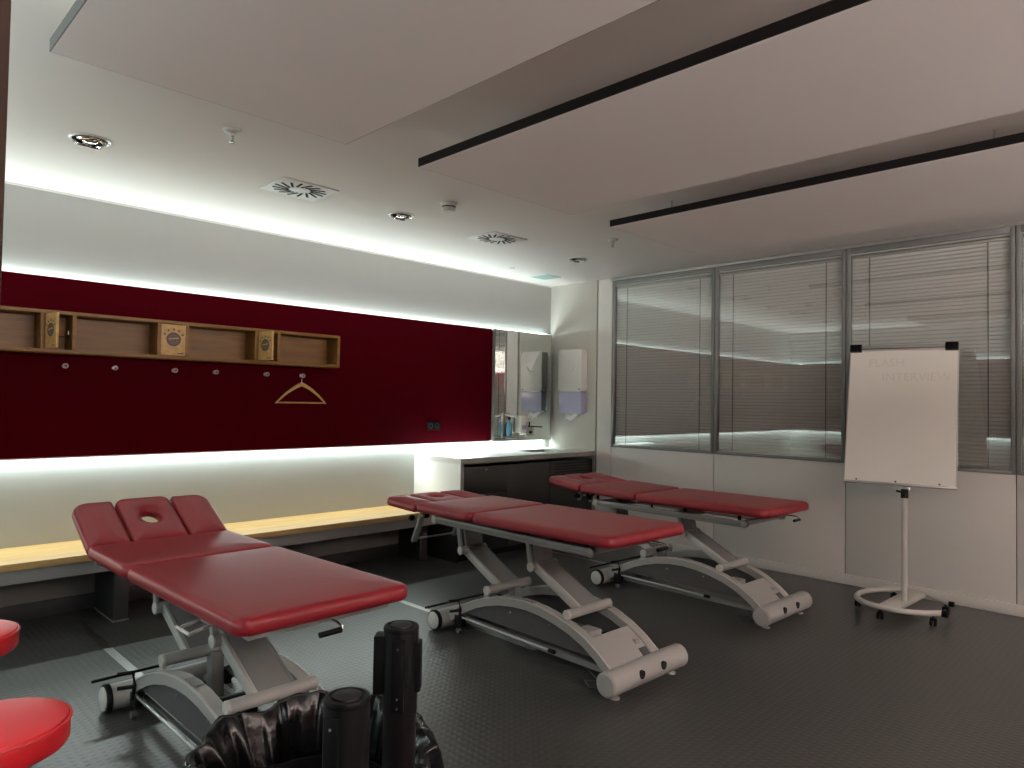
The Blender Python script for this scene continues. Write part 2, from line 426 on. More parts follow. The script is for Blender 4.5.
def sprinkler(x, y, label):
    t_ = thing('sprinkler_head', label, 'sprinkler', (x, y, ZC), group='ceiling sprinkler heads')
    MB().lathe([(.044, 0), (.042, -.008), (.028, -.016), (.014, -.018)], 28).build('escutcheon', M['vent'], t_)
    MB().lathe([(.011, -.016), (.011, -.034), (.005, -.04), (.005, -.058)], 16).build('nozzle', M['white_pl'], t_)
    a = MB()
    for s_ in (-1, 1): a.tube([(s_*.009, 0, -.034), (s_*.012, 0, -.048), (s_*.004, 0, -.06)], .0022, 6)
    a.build('frame_arms', M['steel'], t_)
    MB().lathe([(.015, -.06), (.015, -.063)], 20).build('deflector', M['steel'], t_)
sprinkler(-3.425, 1.44, 'white sprinkler head hanging from the ceiling beside the near raft')
sprinkler(-3.40, 4.54, 'small white sprinkler head left of the far black-edged raft')
t_ = thing('smoke_detector', 'round white smoke detector on the ceiling left of the middle raft', 'smoke detector', (-3.60, 2.985, ZC))
MB().lathe([(.056, 0), (.056, -.016), (.050, -.018)], 32).build('base', M['vent'], t_)
MB().lathe([(.046, -.014), (.046, -.046), (.036, -.058), (.001, -.060)], 32, capB=False).build('sensor_head', M['white_pl'], t_)
MB().lathe([(.0465, -.026), (.0465, -.033)], 32, capA=False, capB=False).build('sensing_slot', M['black_matte'], t_)
tag(MB().box((-5.06, 5.33, ZC - .004), (-4.82, 5.55, ZC), bev=.001).build('access_hatch', M['cyan']), 'pale turquoise square cover plate on the ceiling near the corner', 'ceiling hatch')
tag(MB().lathe([(.03, ZC), (.03, ZC - .004), (.02, ZC - .010), (.001, ZC - .011)], 24, o=(-4.87, 4.86, 0), capB=False).build('ceiling_sensor', M['vent']), 'tiny round white sensor on the ceiling near the left wall', 'sensor')
tag(MB().lathe([(.035, ZC), (.035, ZC - .010), (.025, ZC - .022), (.001, ZC - .024)], 24, o=(-1.76, 3.50, 0), capB=False).build('motion_sensor', M['raft']), 'small round sensor on the ceiling strip between two rafts', 'sensor')

# ------------------------------------------------------------------ red wall panels with LED profiles, mirror
t_ = thing('wall_panel', 'long dark red wall panel lit from behind, with the coat shelf on it', 'wall panel', (WX, 2.25, PB))
MB().box((.035, YB + .02 - 2.25, 0), (.05, 4.994 - 2.25, PT - PB), bev=.001).build('panel', M['red_wall'], t_)
MB().box((0, YB + .05 - 2.25, .05), (.035, 4.98 - 2.25, PT - PB - .05)).build('carrier_frame', M['black_matte'], t_)
for z in (.022, PT - PB - .03):
    MB().box((.014, YB + .05 - 2.25, z), (.034, 4.98 - 2.25, z + .012)).build('led_profile', M['emit_off'], t_)
t_ = sthing('trim_11', (-3.1, YB, PB))
MB().box((WX + .06 + 3.1, .035, 0), (-.95 + 3.1, .05, PT - PB), bev=.001).build('panel', M['red_wall'], t_)
MB().box((WX + .06 + 3.1, 0, .05), (-.97 + 3.1, .035, PT - PB - .05)).build('carrier_frame', M['black_matte'], t_)
for nm, x0, x1, y0, y1 in (('dark red wall panel to the right behind the camera', .65, 2.95, .035, .05), ('dark red wall panel on the right-hand wall, outside the view', 0, 0, 0, 0)):  # unseen panels, added to go with the fill strips
    if x1:
        t_ = sthing('trim_9', (1.8, YB, PB))
        MB().box((x0 - 1.8, y0, 0), (x1 - 1.8, y1, PT - PB), bev=.001).build('panel', M['red_wall'], t_)
        MB().box((x0 - 1.78, 0, .05), (x1 - 1.82, y0, PT - PB - .05)).build('carrier_frame', M['black_matte'], t_)
    else:
        t_ = sthing('trim_10', (XR, 2.6, PB))
        MB().box((-.05, -3.0, 0), (-.035, 3.0, PT - PB), bev=.001).build('panel', M['red_wall'], t_)
        MB().box((-.035, -2.98, .05), (0, 2.98, PT - PB - .05)).build('carrier_frame', M['black_matte'], t_)
t_ = thing('wall_mirror', 'frameless wall mirror beside the red panel, above the washing counter', 'mirror', (WX, 5.46, PB))
MB().box((.070, 5.004 - 5.46, 0), (.085, 5.870 - 5.46, PT - PB + .005)).build('mirror_glass', M['mirror'], t_)
e = MB()
for a, b_ in (((4.998, 0), (5.004, 1.17)), ((5.870, 0), (5.877, 1.17))):
    e.box((.030, a[0] - 5.46, a[1]), (.087, b_[0] - 5.46, b_[1]))
e.box((.030, 4.998 - 5.46, -.006), (.087, 5.877 - 5.46, 0)); e.box((.030, 4.998 - 5.46, 1.173), (.087, 5.877 - 5.46, 1.18))
e.build('mirror_edge', M['alu'], t_)
MB().box((.0, 5.02 - 5.46, .05), (.069, 5.85 - 5.46, 1.12)).build('backing_board', M['black_matte'], t_)

# power socket
t_ = thing('power_socket', 'black double power socket low on the red panel', 'socket', (WX + .05, 4.23, 1.184))
MB().box((0, -.08, -.04), (.010, .08, .04), bev=.003).build('face_plate', M['black'], t_)
for y in (-.04, .04):
    MB().lathe([(.024, .0105), (.020, .0106), (.019, .006), (.001, .006)], 24, axis='X', o=(0, y, 0), capA=False, capB=False).build('outlet', M['infill'], t_)

# ------------------------------------------------------------------ oak shelf with hooks
SX0, SX1 = WX + .05, -5.09
sy0, sy1 = -.02, 3.085; sz0, sz1 = 1.684, 1.948; bt = .022
t_ = thing('coat_shelf', 'long oak box shelf with open compartments on the red panel', 'shelf', (SX0, 1.5, sz0))
D = SX1 - SX0; Hh = sz1 - sz0
def yy(y): return y - 1.5
MB().box((0, yy(sy0), Hh - bt), (D, yy(sy1), Hh), bev=.001).build('top_board', M['oak_shelf'], t_)
MB().box((0, yy(sy0), 0), (D, yy(sy1), bt), bev=.001).build('bottom_board', M['oak_shelf'], t_)
MB().box((0, yy(sy0), bt), (.010, yy(sy1), Hh - bt)).build('back_board', M['oak_shelf'], t_)
MB().box((.01, yy(sy1 - bt), bt), (D, yy(sy1), Hh - bt), bev=.001).build('end_board', M['oak_shelf'], t_)
MB().box((.01, yy(sy0), bt), (D, yy(sy0 + bt), Hh - bt), bev=.001).build('end_board', M['oak_shelf'], t_)
for y in (.155, .325, 1.000, 1.171, 1.678, 1.865, 2.369, 2.550):
    MB().box((.01, yy(y) - bt / 2, bt), (D, yy(y) + bt / 2, Hh - bt), bev=.001).build('divider', M['oak_shelf'], t_)
def emblem(door, w, h_):
    """printed round crest with five stars, in the door's own plane: x = width, y out, z up"""
    e = MB(); cx, cz, R = w * .5, h_ * .52, w * .30
    def ring(r0, r1, y, n=36):
        A = [e.v((cx + r0*cos(2*pi*k/n), y, cz + r0*sin(2*pi*k/n))) for k in range(n)]
        B = [e.v((cx + r1*cos(2*pi*k/n), y, cz + r1*sin(2*pi*k/n))) for k in range(n)]
        for k in range(n): e.bm.faces.new([A[k], A[(k+1)%n], B[(k+1)%n], B[k]])
    ring(R, R * .74, .0006)
    # checked inner field in slanted lozenges
    for i in range(-4, 5):
        for j in range(-2, 3):
            u = i * R * .2; v_ = j * R * .22
            if (i + j) % 2: continue
            if math.hypot(u, v_) < R * .56 and abs(v_) > R * .12:
                e.prism([(cx+u-R*.13, cz+v_), (cx+u, cz+v_-R*.10), (cx+u+R*.13, cz+v_), (cx+u, cz+v_+R*.10)], .0004, .0007, 'XZ')
    d_ = MB(); d_.prism([(cx + R*.76*cos(2*pi*k/30), cz + R*.76*sin(2*pi*k/30)) for k in range(30)], .0001, .0003, 'XZ')
    dd = d_.build('crest_field', M['print_l'], door, smooth=False)
    lb = MB(); lb.bar((cx - R*.66, .0009, cz + R*.02), (cx + R*.70, .0009, cz + R*.22), .0006, R*.16); lb.build('crest_band', M['oak'], door)
    e.bar((cx - R*.55, .0005, cz - R*.16), (cx + R*.62, .0005, cz - R*.02), .0006, R*.10)
    for k in range(5):
        a = radians(150 - k * 30); sx, sz = cx + R*1.42*cos(a), cz + R*1.42*sin(a)
        pts = []
        for q in range(10):
            rr = R * (.24 if q % 2 == 0 else .11); an = pi/2 + q*pi/5 + (a - pi/2) * .5
            pts.append((sx + rr*cos(an), sz + rr*sin(an)))
        e.prism(pts, .0003, .0007, 'XZ')
    e.build('crest_print', M['print'], door, smooth=False)
    l = MB(); l.bar((w*.66, .0005, h_*.07), (w*.93, .0005, h_*.07), .0006, .006); l.build('small_imprint', M['print'], door)
def make_door(y, w, ang):
    h_ = Hh - 2 * bt - .006
    # pivot object: local X along width, outer face at local -Y -> world +X when shut
    o = MB().box((0, .001, 0), (w, .016, h_), bev=.001).build('compartment_door', M['oak'], t_)
    o.location = (D + (.002 if ang else -.002), yy(y), bt + .003)
    o.rotation_euler = (0, 0, pi/2 - ang)
    return o, h_
def crest_on(door, w, h_):
    n0 = len(door.children)
    emblem(door, w, h_)
    for c in door.children[n0:]:
        c.scale = (1, -1, 1); c['label'] = 'dark grey crest print'
for y, w, ang in ((1.691, .162, 0), (1.013, .140, radians(78)), (2.382, .152, radians(76)), (.168, .145, 0)):
    o, h_ = make_door(y, w, ang)
    crest_on(o, w, h_)
# switch unit inside the small compartment
MB().box((.01, yy(1.06), .11), (.08, yy(1.14), .21), bev=.004).build('junction_box', M['oak_shelf'], t_)
MB().lathe([(.006, .12), (.006, .14), (.003, .144)], 16, axis='Z', o=(D - .03, yy(1.146), 0)).build('magnet_catch', M['chrome'], t_)
hooks = [(1.16, 'leftmost'), (1.451, 'second from left'), (1.839, 'third from left below crest door'), (2.13, 'fourth from left'), (2.528, 'fifth from left')]
def hook(y, lab):
    t_ = thing('coat_hook', lab, 'coat hook', (WX + .05, y, 1.61), group='round steel coat hooks under the shelf')
    MB().lathe([(.014, 0), (.014, .004), (.007, .006), (.007, .034)], 20, axis='X').build('stem', M['hooksteel'], t_)
    kn = MB().lathe([(.008, .034), (.017, .036), (.017, .042), (.010, .044), (.008, .042)], 28, axis='X', capB=False).build('knob', M['hooksteel'], t_)
    MB().lathe([(.009, .0425), (.001, .0425)], 20, axis='X', capA=False, capB=False).build('knob_centre', M['infill'], kn)
for y, w_ in hooks: hook(y, 'round steel hook under the oak shelf, %s' % w_)
hook(2.836, 'small round steel coat hook holding the wooden hanger')
# hanger
t_ = thing('clothes_hanger', 'wooden clothes hanger hanging from the rightmost hook', 'hanger', (WX + .05 + .026, 2.83, 1.540))
b_ = MB(); n = 12
for s_ in (-1, 1):
    pts = []; rd = []
    for k in range(n + 1):
        u = k / n; pts.append((0.004 * sin(u * pi), s_ * .222 * u, -.155 * (u ** 1.12) + .012 * sin(u * pi))); rd.append(.010 * (1 - u) + .0065)
    b_.tube(pts, .01, 10, radii=rd)
b_.build('shoulders', M['oak'], t_)
MB().tube([(0, -.21, -.150), (0, .21, -.150)], .0055, 10).build('trouser_bar', M['oak'], t_)
hk = [(0, 0, .01), (0, 0, .035)]
for k in range(11):
    a = radians(-60 + k * 25); hk.append((0, .016 * cos(a) * 1.0, .060 + .018 * sin(a)))
MB().tube([(0, 0, .005), (0, 0, .046), (0, .012, .056)] + [(0, y_, z_ + .014) for _, y_, z_ in hk[3:]], .0028, 8).build('hook', M['chrome'], t_)

# ------------------------------------------------------------------ bench
t_ = thing('wall_bench', 'long light oak bench along the left wall below the red panel', 'bench', (WX, 1.8, 0))
def by(y): return y - 1.8
BX = .52
MB().box((0, by(YB + .02), .42), (BX, by(4.035), .46), bev=.002).build('seat_board', M['oak'], t_)
MB().box((.03, by(YB + .02), .335), (BX - .035, by(4.03), .42), bev=.002).build('apron', M['apron'], t_)
for y, dp in ((1.415, .44), (3.90, .34)):
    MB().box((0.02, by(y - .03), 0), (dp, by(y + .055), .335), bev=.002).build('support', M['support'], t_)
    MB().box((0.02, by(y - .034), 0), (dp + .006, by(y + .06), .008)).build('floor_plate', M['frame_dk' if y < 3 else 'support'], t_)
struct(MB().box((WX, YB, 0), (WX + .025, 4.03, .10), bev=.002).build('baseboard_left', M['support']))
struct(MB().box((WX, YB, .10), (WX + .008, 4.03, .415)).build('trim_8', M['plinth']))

# ------------------------------------------------------------------ washing counter
CX = .67; cy0, cy1 = 4.05, YF - .004
t_ = thing('counter_cabinet', 'dark grey cabinet with white side and white top under the mirror', 'cabinet', (WX, 5.0, 0))
def cy(y): return y - 5.0
MB().box((0, cy(cy0), .44), (CX - .004, cy(cy0 + .035), .87), bev=.001).build('side_panel', M['counter'], t_)
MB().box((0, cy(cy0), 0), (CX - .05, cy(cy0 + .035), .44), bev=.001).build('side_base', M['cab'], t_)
MB().box((CX - .006, cy(cy0), .44), (CX + .001, cy(cy0 + .035), .87)).build('front_edge', M['counter_edge'], t_)
MB().box((.02, cy(cy0 + .035), .06), (CX - .045, cy(cy1), .74)).build('carcass', M['cab'], t_)
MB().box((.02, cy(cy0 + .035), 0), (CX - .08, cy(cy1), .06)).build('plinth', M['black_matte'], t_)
Y0 = cy0 + .045
cells = [(Y0, Y0 + .56), (Y0 + .568, Y0 + 1.15), (Y0 + 1.158, cy1 - .02)]
for z0, z1 in ((.59, .835), (.335, .578), (.075, .323)):
    dr = MB().box((CX - .045, cy(cells[0][0]), z0), (CX - .022, cy(cells[0][1]), z1), bev=.002).build('drawer', M['cab'], t_)
    MB().lathe([(.010, CX - .022), (.010, CX - .018), (.001, CX - .018)], 16, axis='X', o=(0, cy(sum(cells[0]) / 2), z1 - .03), capA=False, capB=False).build('lock', M['steel'], dr)
MB().box((CX - .045, cy(cells[1][0]), .075), (CX - .022, cy(cells[1][1]), .835), bev=.002).build('door', M['cab'], t_)
o = MB().box((CX - .045, cy(cells[2][0]), .075), (CX - .022, cy(cells[2][1]), .835), bev=.002).build('door', M['cab'], t_)
gr = MB()
for k in range(4): gr.box((CX - .0225, cy(cells[2][0] + .07), .715 + k * .028), (CX - .0205, cy(cells[2][1] - .09), .727 + k * .028))
gr.build('ventilation_grille', M['black_matte'], o)
t2 = thing('worktop', 'white worktop with a grey front edge above the dark cabinet', 'worktop', (WX, 5.0, .87))
wt = MB()
# slab with an opening for the basin
for a, b_ in (((0, cy(cy0 - .003), 0), (.17, cy(cy1), .048)), ((.47, cy(cy0 - .003), 0), (CX, cy(cy1), .048)),
              ((.17, cy(cy0 - .003), 0), (.47, cy(5.2), .048)), ((.17, cy(5.68), 0), (.47, cy(cy1), .048))):
    wt.box(a, b_)
wt.build('slab', M['counter'], t2)
MB().box((CX, cy(cy0 - .003), 0), (CX + .004, cy(cy1), .044)).build('front_edge', M['counter_edge'], t2)
bs = MB(); x0, x1, y0_, y1_ = .172, .468, cy(5.202), cy(5.678)
bs.box((x0, y0_, 0), (x1, y1_, .006)); bs.box((x0, y0_, .006), (x0 + .006, y1_, .045)); bs.box((x1 - .006, y0_, .006), (x1, y1_, .045))
bs.box((x0 + .006, y0_, .006), (x1 - .006, y0_ + .006, .045)); bs.box((x0 + .006, y1_ - .006, .006), (x1 - .006, y1_, .045))
bs.build('basin', M['steel'], t2)

# towel dispenser on the end wall
t_ = thing('paper_towel_dispenser', 'tall white paper towel dispenser on the end wall beside the mirror', 'towel dispenser', (-4.945, YF, 1.27))
def rrect(w, h_, r, n=5):
    pts = []
    for cx_, cy_, a0 in ((w/2-r, h_/2-r, 0), (-w/2+r, h_/2-r, 90), (-w/2+r, -h_/2+r, 180), (w/2-r, -h_/2+r, 270)):
        for k in range(n + 1):
            a = radians(a0 + 90*k/n); pts.append((cx_ + r*cos(a), cy_ + r*sin(a)))
    return pts
MB().prism([(x, z + .51) for x, z in rrect(.33, .46, .03)], -.095, 0, 'XZ', bev=.008).build('housing', M['white_pl'], t_)
MB().prism([(x, z + .165) for x, z in rrect(.32, .235, .02)], -.088, 0, 'XZ', bev=.006).build('paper_window', M['lavender'], t_)
MB().box((.125, -.0965, .30), (.145, -.0945, .312)).build('lock', M['infill'], t_)
sw = MB()
pts = [(-.03 + .11 * u, -.096 , .50 + .07 * u ** 2 + .006 * sin(9 * u)) for u in [k / 10 for k in range(11)]]
sw.tube(pts, .008, 6, radii=[.002 + .006 * sin(pi * k / 10) for k in range(11)]); sw.build('swoosh_relief', M['white_pl'], t_)
pt = MB(); n = 10; rows = []
for j in range(7):
    row = []
    for i in range(n + 1):
        u = i / n; vv = j / 6
        row.append(pt.v((-.11 + .19 * u * (1 - .25 * vv) + .03 * vv, -.04 - .035 * vv + .010 * sin(7*u + 4*vv), .055 - .085 * vv - .03 * u * (1 - vv) + .012 * sin(9*u))))
    rows.append(row)
for A, B in zip(rows, rows[1:]):
    for i in range(n): pt.bm.faces.new([A[i], A[i+1], B[i+1], B[i]])
tw = pt.build('paper_towel', M['paper'], t_); sm = tw.modifiers.new('solid', 'SOLIDIFY'); sm.thickness = .004

# bottle holder, soap dispenser and tap fixed through the mirror
MXF = WX + .0855
t_ = thing('disinfectant_dispenser', 'wall dispenser with a blue bottle and white elbow lever on the mirror', 'dispenser', (MXF, 5.165, 1.05))
MB().box((0, -.05, 0), (.015, .05, .26), bev=.003).build('back_plate', M['steel'], t_)
MB().box((.015, -.05, .0), (.10, .05, .012), bev=.002).build('drip_tray', M['infill'], t_)
bt_ = MB().lathe([(.001, .015), (.028, .017), (.030, .03), (.030, .13), (.024, .15), (.012, .165), (.012, .2)], 24, o=(.058, 0, 0), capA=False).build('bottle', M['blue'], t_)
MB().lathe([(.015, .19), (.015, .215), (.006, .22), (.006, .235)], 16, o=(.058, 0, 0)).build('pump', M['black'], bt_)
MB().bar((.015, 0, .24), (.17, 0, .215), .05, .012, bev=.003).build('elbow_lever', M['white_pl'], t_)
t_ = thing('soap_dispenser', 'small white soap dispenser on the mirror, left of the tap', 'dispenser', (MXF, 5.345, 1.08))
MB().box((0, -.045, .02), (.10, .045, .20), bev=.012).build('housing', M['white_pl'], t_)
MB().box((.02, -.035, .055), (.102, .035, .10), bev=.003).build('level_window', M['lavender'], t_)
MB().bar((.06, 0, .005), (.11, 0, .02), .05, .01, bev=.002).build('push_lever', M['white_pl'], t_)
t_ = thing('wall_tap', 'chrome wall tap with a straight dark spout on the mirror', 'tap', (MXF, 5.53, 1.12))
MB().box((0, -.06, -.065), (.008, .06, .05), bev=.003).build('cover_plate', M['steel'], t_)
MB().tube([(.008, -.02, .045), (.20, -.02, .045)], .007, 12).build('spout', M['black'], t_)
MB().tube([(.02, -.02, .04), (.02, -.02, .095)], .008, 12).build('handle', M['black'], t_)
MB().lathe([(.016, .008), (.016, .02), (.001, .022)], 20, axis='X', o=(0, .01, -.02), capA=False, capB=False).build('mixer_knob', M['black'], t_)

# ------------------------------------------------------------------ treatment tables
def cushion(parent, name, loops_outline, t=.06, hole=None, N=72):
    """loops_outline(inset) -> closed list of N (x,y); rounded edges, slight crown, optional face hole (cx,cy,rx,ry)"""
    mb = MB(); prof = [(.022, 0), (.008, .004), (.001, .014), (0, .024), (.001, t - .020), (.006, t - .010), (.015, t - .003), (.03, t), (.055, t + .003)]
    rings = [[mb.v((x, y, z)) for x, y in loops_outline(i)] for i, z in prof]
    if hole:
        cx_, cy_, rx, ry = hole
        for k_, (g_, z) in enumerate(((.042, t + .002), (.026, t - .001), (.012, t - .008), (.002, t - .022), (0, t * .4), (.006, .004), (.012, 0))):
            ring = []
            base = loops_outline(0)
            for (x, y) in base:
                a = math.atan2((y - cy_) / ry, (x - cx_) / rx)
                ring.append(mb.v((cx_ + (rx + g_) * cos(a), cy_ + (ry + g_) * sin(a), z)))
            rings.append(ring)
        rings.append(rings[0])
    for A, B in zip(rings, rings[1:]):
        n = len(A)
        for k in range(n): mb.bm.faces.new([A[k], A[(k+1)%n], B[(k+1)%n], B[k]])
    if not hole:
        mb.bm.faces.new(rings[0][::-1])
        # concentric inner rings for the crown
        cxm = sum(v.co.x for v in rings[-1]) / len(rings[-1]); cym = sum(v.co.y for v in rings[-1]) / len(rings[-1])
        last = rings[-1]
        for f_, dz in ((.7, .003), (.35, .0045)):
            ring = [mb.v((cxm + (v.co.x - cxm) * f_, cym + (v.co.y - cym) * f_, v.co.z + dz)) for v in rings[-1]]
            n = len(ring)
            for k in range(n): mb.bm.faces.new([last[k], last[(k+1)%n], ring[(k+1)%n], ring[k]])
            last = ring
        mb.bm.faces.new(last)
    return mb.build(name, M['vinyl'], parent, angle=60)

def rr_outline(x0, x1, y0, y1, r):
    """r = corner radii (x1y1, x0y1, x0y0, x1y0)"""
    def f(i):
        pts = []; n = 17
        for (cx_, cy_, sx, sy, rr, a0) in ((x1, y1, -1, -1, r[0], 0), (x0, y1, 1, -1, r[1], 90), (x0, y0, 1, 1, r[2], 180), (x1, y0, -1, 1, r[3], 270)):
            rr2 = max(rr - i, .004)
            ox = cx_ + sx * (i + rr2); oy = cy_ + sy * (i + rr2)
            for k in range(n + 1):
                a = radians(a0 + 90 * k / n); pts.append((ox + rr2 * cos(a), oy + rr2 * sin(a)))
        # add points along sides so hole mapping is even
        out = []
        m_ = len(pts)
        for k in range(m_):
            a, b_ = pts[k], pts[(k + 1) % m_]
            out.append(a)
            if (k + 1) % (n + 1) == 0:
                for q in range(1, 6): out.append((a[0] + (b_[0]-a[0])*q/6, a[1] + (b_[1]-a[1])*q/6))
        return out
    return f

ARC = [(1.33, .095), (1.26, .142), (1.19, .183), (1.10, .226), (1.00, .262), (.88, .294), (.76, .312), (.65, .317), (.54, .310), (.43, .291), (.32, .262), (.22, .222), (.13, .168), (.06, .115), (.02, .085)]
def table(x, y, th, label, zb, jA, jB, head_ang, mid_dz, railz, style):
    """origin on the floor under the foot cylinder; local -x runs towards the head end, zb = underside heights of cushions (foot, knee seam, neck seam)"""
    t_ = thing('treatment_table', label, 'massage table', (x, y, 0), th, group='adjustable treatment tables with burgundy upholstery')
    L = lambda p: Vector((-p[0], p[1], p[2]))
    mb = lambda: MB(L)
    F, FD, FH = M['frame'], M['frame_dk'], M['frame_hi']
    # arched side beams
    bh = .046
    under = []
    for i, (u, z) in enumerate(ARC):
        a = ARC[max(i-1, 0)]; b_ = ARC[min(i+1, len(ARC)-1)]
        dx, dz = b_[0]-a[0], b_[1]-a[1]; l = math.hypot(dx, dz); nx, nz = -dz/l, dx/l
        if nz > 0: nx, nz = -nx, -nz
        under.append((u + nx * bh, max(z + nz * bh, .03)))
    for s_ in (-1, 1):
        y0, y1 = (s_ * .152, s_ * .207)
        ab = mb().strip(ARC, under, y0, y1).build('arch_beam', F, t_)
        # pale edge line on the outer shoulder
        up = [(u, z + .0025) for u, z in ARC]; lo = [(u, z - .003) for u, z in ARC]
        mb().strip(up, lo, s_ * .201, s_ * .2095).build('edge_trim', FH, ab)
        if s_ < 0:
            mb().box((.60, -.197, ARC[7][1] + .001), (.70, -.160, ARC[7][1] + .0035)).build('label_plate', FD, ab)
        # infill cover beneath the arch
        poly = [(u, max(z, .14)) for u, z in under if .14 <= u <= 1.2]
        cv = mb(); pp = [(u, z) for u, z in poly] + [(poly[-1][0], .135), (poly[0][0], .135)]
        cv.prism([(u, z) for u, z in pp], s_ * .178, s_ * .190, 'XZ')
        c_ = cv.build('side_cover', M['infill'], t_)
        for u in (.79, .49):
            mb().lathe([(.006, 0), (.006, .003), (.001, .003)], 12, axis='Y', o=(u, s_ * .190 - (.003 if s_ < 0 else 0), .225), capA=False, capB=False).build('bolt', FH, c_)
        # floor bar running below the cover
        mb().tube([(1.22, s_ * .205, .105), (.45, s_ * .205, .098)], .007, 10).build('foot_control_bar', M['steel'], t_)
        mb().tube([(.47, s_ * .205, .098), (.43, s_ * .205, .098)], .012, 10).build('bar_end_cap', M['black'], t_)
    # foot end cylinder
    fc = mb().lathe([(.050, -.316), (.060, -.308), (.060, .308), (.050, .316)], 40, axis='Y', o=(0, 0, .08)).build('foot_cylinder', F, t_)
    for v_ in (-.10, .085):
        mb().lathe([(.021, 0), (.021, .012), (.001, .012)], 24, axis='X', o=(-.0625, v_, .095), capA=True, capB=False).build('socket_hole', M['black_matte'], fc)
    for v_ in (-.24, .24):
        mb().lathe([(.024, 0), (.024, .006), (.010, .010), (.010, .03)], 20, o=(0, v_, 0)).build('levelling_foot', FH, fc)
    # sloping cover plate at the foot end
    cp = [(u, z - .006) for u, z in ARC if .02 <= u <= .23]; cpl = [(u, z - .018) for u, z in ARC if .02 <= u <= .23]
    cover = mb().strip(cp, cpl, -.152, .152).build('cover_plate', F, t_)
    mb().strip([(.095, .1415), (.062, .1135)], [(.095, .139), (.062, .111)], .080, .140).build('label_plate', M['infill'], cover)
    mb().box((.12, .09, .155), (.145, .12, .175), bev=.003).build('latch', F, cover)
    # inner floor frame, drive motor, control box
    mb().box((.05, -.15, .055), (1.3, -.125, .085)).build('chassis_rail', FD, t_)
    mb().box((.05, .125, .055), (1.3, .15, .085)).build('chassis_rail', FD, t_)
    mb().lathe([(.02, -.07), (.05, -.065), (.05, .065), (.02, .07)], 28, axis='Y', o=(.66, .0, .17)).build('drive_motor', M['black'], t_)
    mb().bar((.66, 0, .17), (.92, .0, .10), .045, .045, bev=.006).build('actuator_tube', FD, t_)
    mb().box((.26, -.12, .16), (.36, -.02, .225), bev=.006).build('control_box', F, t_)
    mb().tube([(.25, .0, .19), (.22, .06, .2), (.27, .1, .18), (.33, .06, .17)], .006, 8).build('cable', M['black'], t_)
    mb().tube([(.22, -.06, .03), (.15, -.13, .012), (.10, -.19, .008), (.16, -.24, .008), (.22, -.2, .008), (.17, -.15, .010), (.3, -.10, .03)], .005, 8).build('cable', M['infill'], t_)
    # axle housing, wheels, brake pedals
    mb().lathe([(.052, -.262), (.056, -.255), (.056, .255), (.052, .262)], 36, axis='Y', o=(1.374, 0, .062)).build('axle_housing', F, t_)
    for s_ in (-1, 1):
        w_ = mb().lathe([(.044, s_*.262), (.061, s_*.264), (.0625, s_*.268), (.0625, s_*.282), (.060, s_*.286), (.052, s_*.287)], 40, axis='Y', o=(1.374, 0, .0625)).build('wheel', M['black'], t_)
        mb().lathe([(.052, s_*.286), (.051, s_*.291), (.042, s_*.296), (.001, s_*.298)], 36, axis='Y', o=(1.374, 0, .0625), capA=False, capB=False).build('wheel_cap', M['cap'], w_)
    mb().tube([(1.40, -.33, .142), (1.40, .33, .142)], .007, 10).build('brake_bar', M['black'], t_)
    for s_ in (-1, 1):
        pd = mb().tube([(1.40, s_*.17, .142), (1.22, s_*.215, .205), (1.20, s_*.216, .155), (1.215, s_*.216, .09)], .008, 10).build('brake_pedal', M['black'], t_)
        mb().tube([(1.22, s_*.215, .205), (1.24, s_*.275, .205)], .009, 10).build('pedal_grip', M['black'], pd)
        mb().tube([(1.20, s_*.216, .150), (1.23, s_*.275, .147)], .009, 10).build('pedal_grip', M['black'], pd)
        mb().box((1.19, s_*.18, .05), (1.26, s_*.215, .11), bev=.004).build('pedal_housing', M['black'], pd)
        mb().lathe([(.016, s_*.200), (.016, s_*.222)], 20, axis='Y', o=(1.22, 0, .02)).build('support_castor', M['infill'], pd)
    # pivot tubes
    for u, z in ((1.017, .298), (.378, .299)):
        pv = mb().lathe([(.020, -.179), (.026, -.175), (.026, .175), (.020, .179)], 24, axis='Y', o=(u, 0.01, z)).build('pivot_tube', F, t_)
        mb().lathe([(.024, -.186), (.026, -.183), (.026, -.17)], 24, axis='Y', o=(u, 0.01, z)).build('end_cap', FH, pv)
        for v_ in (-.165, .185):
            mb().bar((u, v_, z - .01), (u + .005, v_, z - .06), .04, .012, up=(0, 1, 0)).build('bracket', F, pv)
    mb().bar((1.0, .05, .29), (.985, .05, .09), .06, .055, up=(0, 1, 0), bev=.004).build('strut', FD, t_)
    # lifting arms, joints and short links up to the frame
    for (u0, z0), (u1, z1) in zip(((1.017, .298), (.378, .299)), (jA, jB)):
        dz_ = .0
        arm = mb().bar((u0, .018, z0), (u1, .018, z1), .135, .045, bev=.004).build('lifting_arm', FD, t_)
        mb().bar((u0, -.060, z0), (u1 , -.060, z1), .020, .048, bev=.003).build('arm_rail', FH, arm)
        mb().bar((u0, .092, z0), (u1, .092, z1), .016, .046, bev=.003).build('arm_rail', FD, arm)
        jt = mb().lathe([(.018, -.100), (.025, -.096), (.025, .110), (.018, .115)], 28, axis='Y', o=(u1, 0, z1)).build('joint', F, t_)
        mb().lathe([(.0255, -.094), (.027, -.101), (.022, -.105), (.001, -.107)], 28, axis='Y', o=(u1, 0, z1), capA=False, capB=False).build('joint_cap', M['cap'], jt)
        ztop = railz - .045
        lk = mb().bar((u1, -.092, z1), (u1 + .035, -.092, ztop), .018, .030, up=(1, 0, 0), bev=.003).build('link', F, t_)
        mb().bar((u1, .02, z1), (u1 + .035, .02, ztop), .14, .018, up=(1, 0, 0)).build('link_plate', FD, lk)
